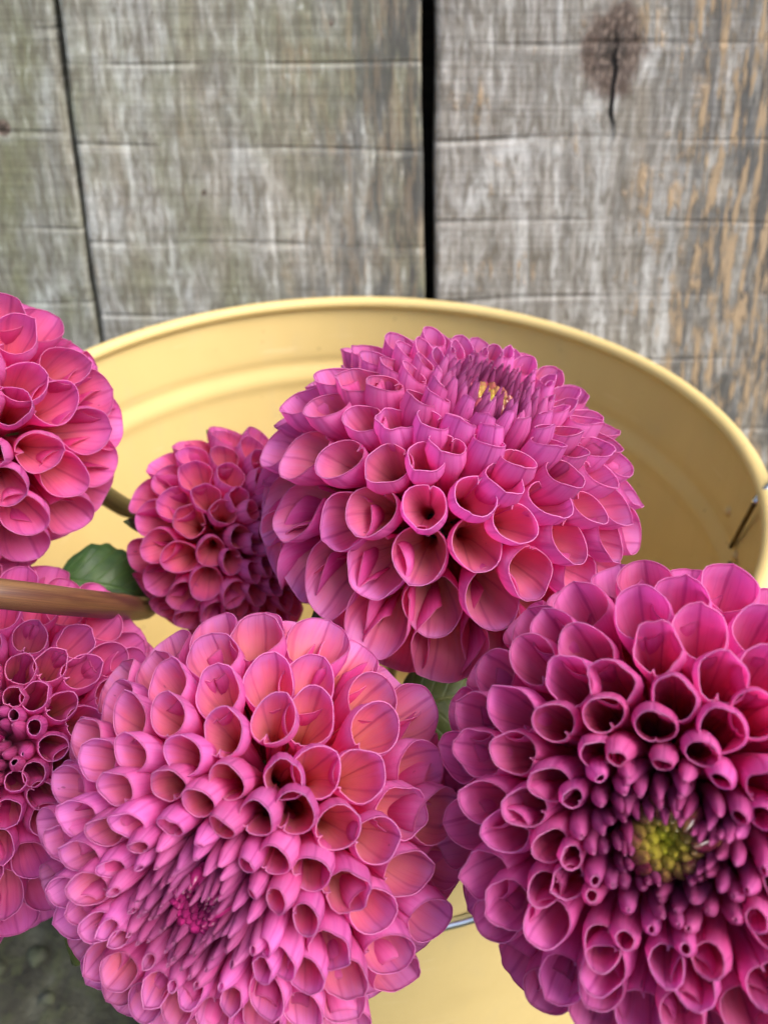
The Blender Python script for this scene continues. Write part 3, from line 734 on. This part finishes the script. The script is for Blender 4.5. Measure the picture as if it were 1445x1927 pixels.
GAMMA = [0, -10, -5, 15, 43, 68, 90, 110, 126, 140]
DTH = [6, 12, 18, 26, 40, 65, 95, 140]
def dahlia(key, cpx, rpx, R, off, label, dtab, th0, th1, spec, disc_mat, stem, stem_r, stem_mat, spin=0.0):
    depth = FPX * R / rpx
    c = at(*cpx, depth)
    rdir = ray(*cpx).normalized(); view = -rdir
    ux = (CX - rdir * CX.dot(rdir)).normalized(); uy = ux.cross(rdir).normalized()      # image right, image up at the flower
    ax_ = ux * off[0] - uy * off[1]
    ax_ = ax_ + view * math.sqrt(max(0.0, 1 - ax_.length_squared))
    fl = empty('dahlia', c)
    fl.rotation_mode = 'XYZ'
    fl.rotation_euler = ax_.to_track_quat('Z', 'Y').to_euler()
    tag(fl, label, 'flower', 'pink ball dahlias in the yellow bucket')
    rng = np.random.default_rng(hash(key) % 1000 if False else ord(key))
    th = math.radians(th0); n = 0; az = spin
    cs = math.cos(th)
    while th < math.radians(th1) and n < 298:
        deg = math.degrees(th)
        d = np.interp(deg, DTH, dtab) * spec.get('dscale', 0.93)
        petal(fl, M_P[key], R, th, az + rng.normal(0, 0.09 * d), 0.5 * d * R * np.interp(deg, [10, 30, 60, 90], [1.16, 1.03, 0.95, 0.93]) * rng.uniform(0.93, 1.06), spec, rng)
        cs -= d * d * spec.get('pack', 0.97) * (1.0 if deg < 96 else 1.25) / (2 * math.pi); th = math.acos(max(-1, cs)); az += 2.399963; n += 1
    print('dahlia', key, n, 'petals, depth', round(depth, 3), 'centre', tuple(round(v, 3) for v in c))
    disc(fl, disc_mat, R, dict(spec, th0=th0), *((30, 1.35) if key == 'F' else (46, 1.0)))
    # receptacle core so that no light leaks between the petals, and calyx + stem
    V, F = [], []
    for i in range(9):
        for k in range(16):
            a = math.pi * (i + 0.02) / 8.04
            V.append((0.30 * R * math.sin(a) * math.cos(k * math.pi / 8), 0.30 * R * math.sin(a) * math.sin(k * math.pi / 8), -0.16 * R + 0.26 * R * math.cos(a)))
    for i in range(8):
        for k in range(16): F.append((i * 16 + k, (i + 1) * 16 + k, (i + 1) * 16 + (k + 1) % 16, i * 16 + (k + 1) % 16))
    mesh_obj('receptacle', V, F, M_STEM_GREEN, fl)
    rotm = fl.rotation_euler.to_matrix()
    for k in range(6):
        q = k * math.pi / 3 + 0.3
        b_ = c + rotm @ Vector((0.22 * R * math.cos(q), 0.22 * R * math.sin(q), -0.38 * R)); t_ = c + rotm @ Vector((0.78 * R * math.cos(q), 0.78 * R * math.sin(q), -0.66 * R))
        blade('sepal', fl, M_SEPAL, b_, t_, 0.13 * R, rotm @ Vector((0, 0, -1)), curl=0.1, nu=7, nv=9)
    if stem:
        p0 = c + rotm @ Vector((0, 0, -0.30 * R)); p1 = c + rotm @ Vector((0, 0, -0.62 * R))
        o = tube('stem', [p0, p1] + stem, stem_r, stem_mat, None, knobs=True)
        o.parent = fl; o.matrix_parent_inverse = (Matrix.Translation(fl.location) @ rotm.to_4x4()).inverted()
    return fl, c, rotm

def inb(x, y, z): return BC + Vector((x, y, z))
SP = dict(oblate=0.90, gamma=GAMMA, depress=0.13)
flC, cC, rC = dahlia('C', (848, 924), 346, 0.045, (0.32, -0.78), 'pink dahlia with yellow heart in front of the far bucket wall, petals hanging over', [0.046, 0.068, 0.105, 0.16, 0.22, 0.295, 0.355, 0.36], 6.5, 146,
       dict(SP, oblate=0.82, loose=0.8, open=4, reflex=0.12, skirt=0.13), M_DISC_YEL,
       [inb(0.015, 0.02, 0.13), inb(0.01, 0.0, 0.02)], [0.003, 0.0028, 0.0028], M_STEM_OLIVE, 0.4)
flE, cE, rE = dahlia('E', (484, 1547), 384, 0.040, (-0.33, 0.46), 'large pink dahlia with dark crimson heart and peach glow inside its outer petals', [0.050, 0.074, 0.112, 0.165, 0.215, 0.28, 0.33, 0.33], 6, 140,
       dict(SP, loose=0.8, open=0), M_DISC_DARK,
       [inb(-0.01, -0.04, 0.12), inb(0.0, -0.02, 0.02)], [0.0028, 0.0028, 0.0028], M_STEM_OLIVE, 1.1)
flF, cF, rF = dahlia('F', (1256, 1500), 436, 0.040, (-0.04, 0.24), 'deep magenta dahlia with open green and dark red heart', [0.045, 0.066, 0.105, 0.165, 0.225, 0.285, 0.325, 0.33], 6.5, 126,
       dict(SP, gamma=[0, -18, -14, 8, 38, 65, 88, 108, 125, 140], depress=0.16, loose=0.3, open=-10), M_DISC_GREEN,
       [inb(0.04, -0.04, 0.12), inb(0.02, -0.02, 0.02)], [0.0028, 0.0028, 0.0028], M_STEM_OLIVE, 2.0)
flB, cB, rB = dahlia('B', (446, 1008), 202, 0.0325, (0.70, -0.02), 'smaller rose pink dahlia facing sideways with its heart against another bloom', [0.055, 0.085, 0.125, 0.18, 0.25, 0.33, 0.37, 0.38], 8, 126,
       dict(SP, depress=0.26, open=-6, loose=0.2), M_DISC_DARK,
       [inb(-0.03, -0.01, 0.12), inb(-0.02, 0.0, 0.02)], [0.0024, 0.0024, 0.0024], M_STEM_OLIVE, 0.9)
flA, cA, rA = dahlia('A', (-66, 816), 276, 0.036, (-0.48, -0.10), 'rose pink dahlia leaning over the bucket rim against the fence', [0.055, 0.085, 0.13, 0.20, 0.28, 0.37, 0.42, 0.43], 8, 126,
       dict(SP, open=0, loose=0.3), M_DISC_DARK,
       [at(225, 949, 0.268), at(320, 1022, 0.295), inb(-0.03, 0.03, 0.10), inb(-0.02, 0.02, 0.02)], [0.0033, 0.0034, 0.0034], M_STEM_OLIVE, 1.7)
flD, cD, rD = dahlia('D', (-26, 1398), 344, 0.0435, (-0.18, 0.02), 'deep rose dahlia under the brown stem that crosses it', [0.05, 0.07, 0.10, 0.155, 0.21, 0.28, 0.32, 0.33], 8, 126,
       dict(SP, open=0, depress=0.24, loose=0.3, gamma=[0, -12, -6, 18, 42, 68, 90, 110, 126, 140]), M_DISC_DARK,
       [inb(-0.06, -0.02, 0.12), inb(-0.03, 0.0, 0.02)], [0.0028, 0.0028, 0.0028], M_STEM_OLIVE, 0.1)

# leaves
blade('leaf', flA, M_LEAF, at(110, 1085, 0.225), at(290, 1120, 0.235), 0.013, (0.1, -0.6, 0.7), curl=0.2, serr=0.04)
blade('leaf', flC, M_LEAF_OLIVE, at(760, 1330, 0.215), at(960, 1290, 0.225), 0.0135, (0.1, -0.5, 0.8), curl=0.15, serr=0.03)
blade('leaf', flE, M_LEAF_OLIVE, at(150, 1690, 0.165), at(120, 1830, 0.175), 0.006, (-0.4, -0.6, 0.5), curl=0.2, serr=0.02)
blade('bract', flB, M_SEPAL, at(410, 850, 0.232), at(388, 808, 0.232), 0.0014, (-0.1, -0.8, 0.5), curl=0.1, nu=7, nv=9)

stem = tube('flower_stem', [at(-430, 1072, 0.128), at(-200, 1096, 0.138), at(0, 1117, 0.146), at(130, 1132, 0.163), at(225, 1141, 0.198), at(275, 1142, 0.240), at(380, 1110, 0.300), inb(0.02, 0.02, 0.10), inb(0.03, 0.03, 0.006)], [0.0029, 0.0029, 0.0029, 0.0030, 0.0033, 0.0037, 0.0038, 0.0036, 0.0034], M_STEM_BROWN, None, knobs=True)
tag(stem, 'thick brown flower stem slanting across the deep rose dahlia', 'stem')
